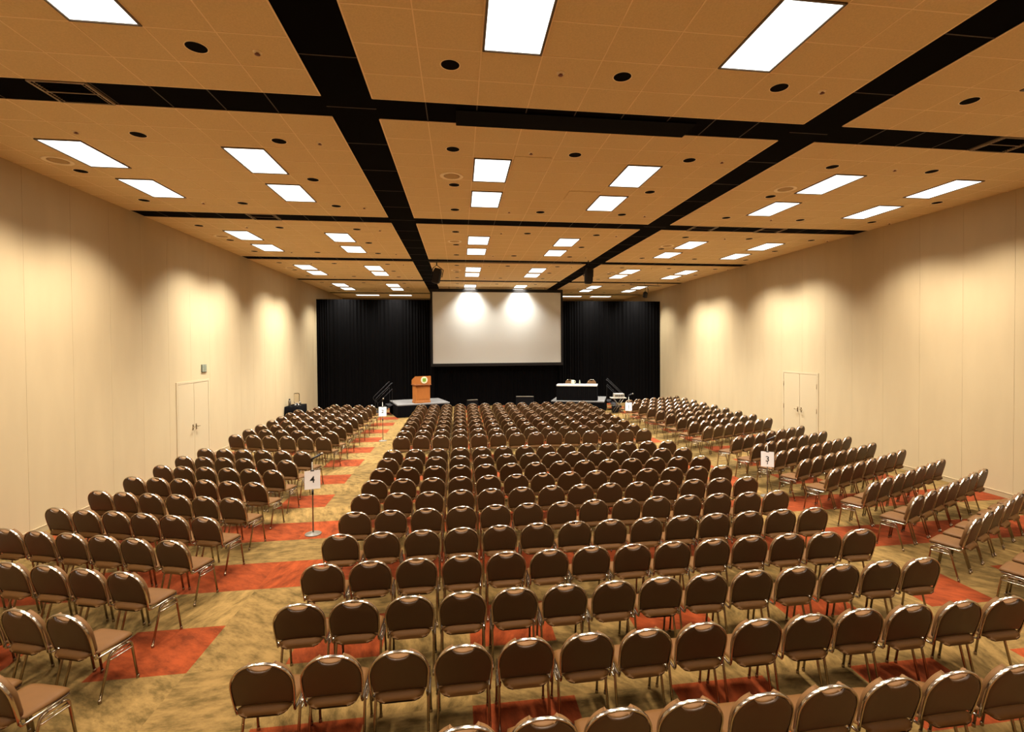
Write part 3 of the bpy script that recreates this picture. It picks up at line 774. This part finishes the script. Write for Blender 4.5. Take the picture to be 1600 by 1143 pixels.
# ------------------------------------------------------------------ drapes and screen
def drape(x0, x1, y, h, label, seed):
    rn = random.Random(seed)
    r = empty('stage_drape', ((x0 + x1) / 2, y, 0)); tag(r, label, 'drape', 'black pipe-and-drape curtains')
    cx = (x0 + x1) / 2; n = int((x1 - x0) / 0.016); mb = MB(); rows = []
    ph, wv = 0.0, 0.2; prof = []
    for i in range(n + 1):
        x = x0 + (x1 - x0) * i / n
        if i % 40 == 0: wv = rn.uniform(0.10, 0.24); am = rn.uniform(0.006, 0.024)
        ph += 2 * PI / n * (x1 - x0) / wv; prof.append((x - cx, am * math.sin(ph) + 0.012 * math.sin(ph * 0.37)))
    for z, f in ((0.01, 1.0), (h * 0.35, 0.95), (h * 0.8, 0.85), (h - 0.08, 0.7), (h - 0.03, 0.45), (h, 0.5)):
        rows.append([(x, o * f, z) for x, o in prof])
    mb.loft(rows, closed=False, cap=False); mb.build('curtain', M['drape'], r)
    MB().tube([(x0 - cx, 0.04, h - 0.05), (x1 - cx, 0.04, h - 0.05)], 0.022, 8).build('top_pipe', M['blackmetal'], r)
    for xx in (x0 - cx + 0.1, x1 - cx - 0.1):
        MB().tube([(xx, 0.08, 0.0), (xx, 0.08, h - 0.05)], 0.022, 8).build('upright', M['blackmetal'], r)
DY = 27.05
drape(-7.38, -1.35, DY, 5.79, 'tall black pleated curtain left of the projection screen', 1)
drape(-1.75, 5.90, DY + 0.13, 5.78, 'tall black curtain hanging behind and below the projection screen', 2)
drape(5.50, 11.40, DY, 5.77, 'tall black pleated curtain right of the projection screen', 3)
sc_ = empty('projection_screen', (2.08, 26.84, 2.20)); tag(sc_, 'large white projection screen in black frame hung before the curtain', 'screen')
W, H = 7.20, 4.16
MB().box(-3.49, 3.49, -0.012, 0.0, 0.155, 4.00).build('screen_surface', M['screen'], sc_)
fr = MB()
for a, c, z0, z1 in ((-3.60, -3.485, 0, H), (3.485, 3.60, 0, H), (-3.485, 3.485, 0, 0.16), (-3.485, 3.485, 3.995, H)):
    fr.bbox(a, c, -0.035, 0.04, z0, z1, 0.006)
fr.build('frame', M['darkframe'], sc_)
for x in (-2.6, 2.6): MB().tube([(x, 0, H - 0.02), (x, 0, CEIL - 2.20)], 0.012, 6).build('hanger', M['blackmetal'], sc_)

# ------------------------------------------------------------------ hanging gear
pp = empty('rigging_pipe', (1.75, 18.02, 6.32)); tag(pp, 'long pale rigging pipe hung under the third black cross channel', 'pipe')
MB().tube([(-2.80, 0, -0.01), (2.78, 0, 0.01)], 0.024, 8).build('pipe', M['steel'], pp)
for x in (-2.5, -0.8, 0.9, 2.5): MB().tube([(x, 0, 0.02), (x, 0.3, CEIL - 6.32 + 0.03)], 0.006, 5).build('hanger', M['blackmetal'], pp)
def hang_speaker(x, y, z0, z1, zc, tilt, rz, label):
    r = empty('hanging_speaker', (x, y, zc), rz); tag(r, label, 'loudspeaker', 'loudspeakers hung from the ceiling')
    h = z1 - z0; mt = Matrix.Translation((0, 0, z0 + h / 2 - zc)) @ Matrix.Rotation(tilt, 4, 'Y')
    b = MB(); q = [(-0.13, -0.15), (0.13, -0.15), (0.16, 0.0), (0.10, 0.16), (-0.10, 0.16), (-0.16, 0.0)]
    b.loft([[tuple(mt @ Vector((a * f, c * f, zz))) for a, c in q] for zz, f in ((-h / 2, 0.7), (-h / 2 + 0.05, 0.95), (h / 2 - 0.12, 1.0), (h / 2, 0.75))], smooth=False)
    bo = b.build('cabinet', M['blackplastic'], r)
    g = MB().box(-0.11, 0.11, -0.158, -0.150, -h / 2 + 0.06, h / 2 - 0.14, 0, mt); g.build('grille', M['blackmetal'], bo)
    y_ = MB(); y_.tube([tuple(mt @ Vector((-0.19, 0, -0.02))), tuple(mt @ Vector((-0.19, 0, h / 2 - 0.02))), (0, 0, z1 + 0.12 - zc), tuple(mt @ Vector((0.19, 0, h / 2 - 0.02))), tuple(mt @ Vector((0.19, 0, -0.02)))], 0.016, 6)
    y_.tube([(0, 0, z1 + 0.10 - zc), (0, 0, 0)], 0.02, 6)
    y_.build('bracket', M['blackmetal'], r)
hang_speaker(-0.78, 18.02, 5.55, 6.08, 6.30, R(12), R(-8), 'black loudspeaker hanging from pipe above left of the screen')
hang_speaker(4.82, 18.10, 5.60, 6.18, 6.50, R(2), R(8), 'black loudspeaker hanging from channel above right of the screen')
p2 = empty('rigging_pipe', (9.32, 24.0, 6.30)); tag(p2, 'short thin rigging pipe near the right wall at the far end', 'pipe')
MB().tube([(-0.78, 0, 0.03), (0.78, 0, -0.03)], 0.02, 8).build('pipe', M['steel'], p2)
for x in (-0.7, 0.0, 0.7): MB().tube([(x, 0, 0.0), (x, 0.1, CEIL - 6.30 + 0.03)], 0.006, 5).build('hanger', M['blackmetal'], p2)
sl = empty('spotlight', (9.34, 24.0, 6.28)); tag(sl, 'small black spotlight with looping cable near the right wall', 'spotlight')
MB().tube([(0, 0, 0.0), (0, 0, -0.28), (-0.10, 0, -0.36), (-0.10, 0, -0.45)], 0.014, 6).build('yoke', M['blackmetal'], sl)
mt = Matrix.Translation((0, -0.02, -0.45)) @ Matrix.Rotation(R(35), 4, 'X')
b = MB(); b.loft([[tuple(mt @ Vector((r_ * math.cos(2 * PI * k / 14), r_ * math.sin(2 * PI * k / 14), z))) for k in range(14)] for r_, z in ((0.05, 0.14), (0.10, 0.08), (0.105, -0.10), (0.12, -0.13))]); b.build('lamp_housing', M['blackmetal'], sl)
MB().tube([(0.02, 0, -0.02), (0.16, 0, -0.16), (0.15, 0, -0.34), (0.05, 0.0, -0.42)], 0.009, 6).build('cable', M['blackplastic'], sl)

# ------------------------------------------------------------------ world and render look
w = bpy.data.worlds.new('world'); scene.world = w; w.use_nodes = True
w.node_tree.nodes['Background'].inputs[0].default_value = (0.02, 0.015, 0.01, 1); w.node_tree.nodes['Background'].inputs[1].default_value = 0.2
vs = scene.view_settings
scene.display_settings.display_device = 'sRGB'
vs.view_transform = 'Standard'; vs.look = 'None'; vs.gamma = 1.0; vs.exposure = 0.0; vs.use_curve_mapping = False
cy = scene.cycles
cy.use_denoising = True; cy.max_bounces = 7; cy.diffuse_bounces = 5; cy.glossy_bounces = 3; cy.transmission_bounces = 6
cy.sample_clamp_indirect = 6.0
print('CHAIRS in view', len(vis), 'individual', min(300, len(vis)))
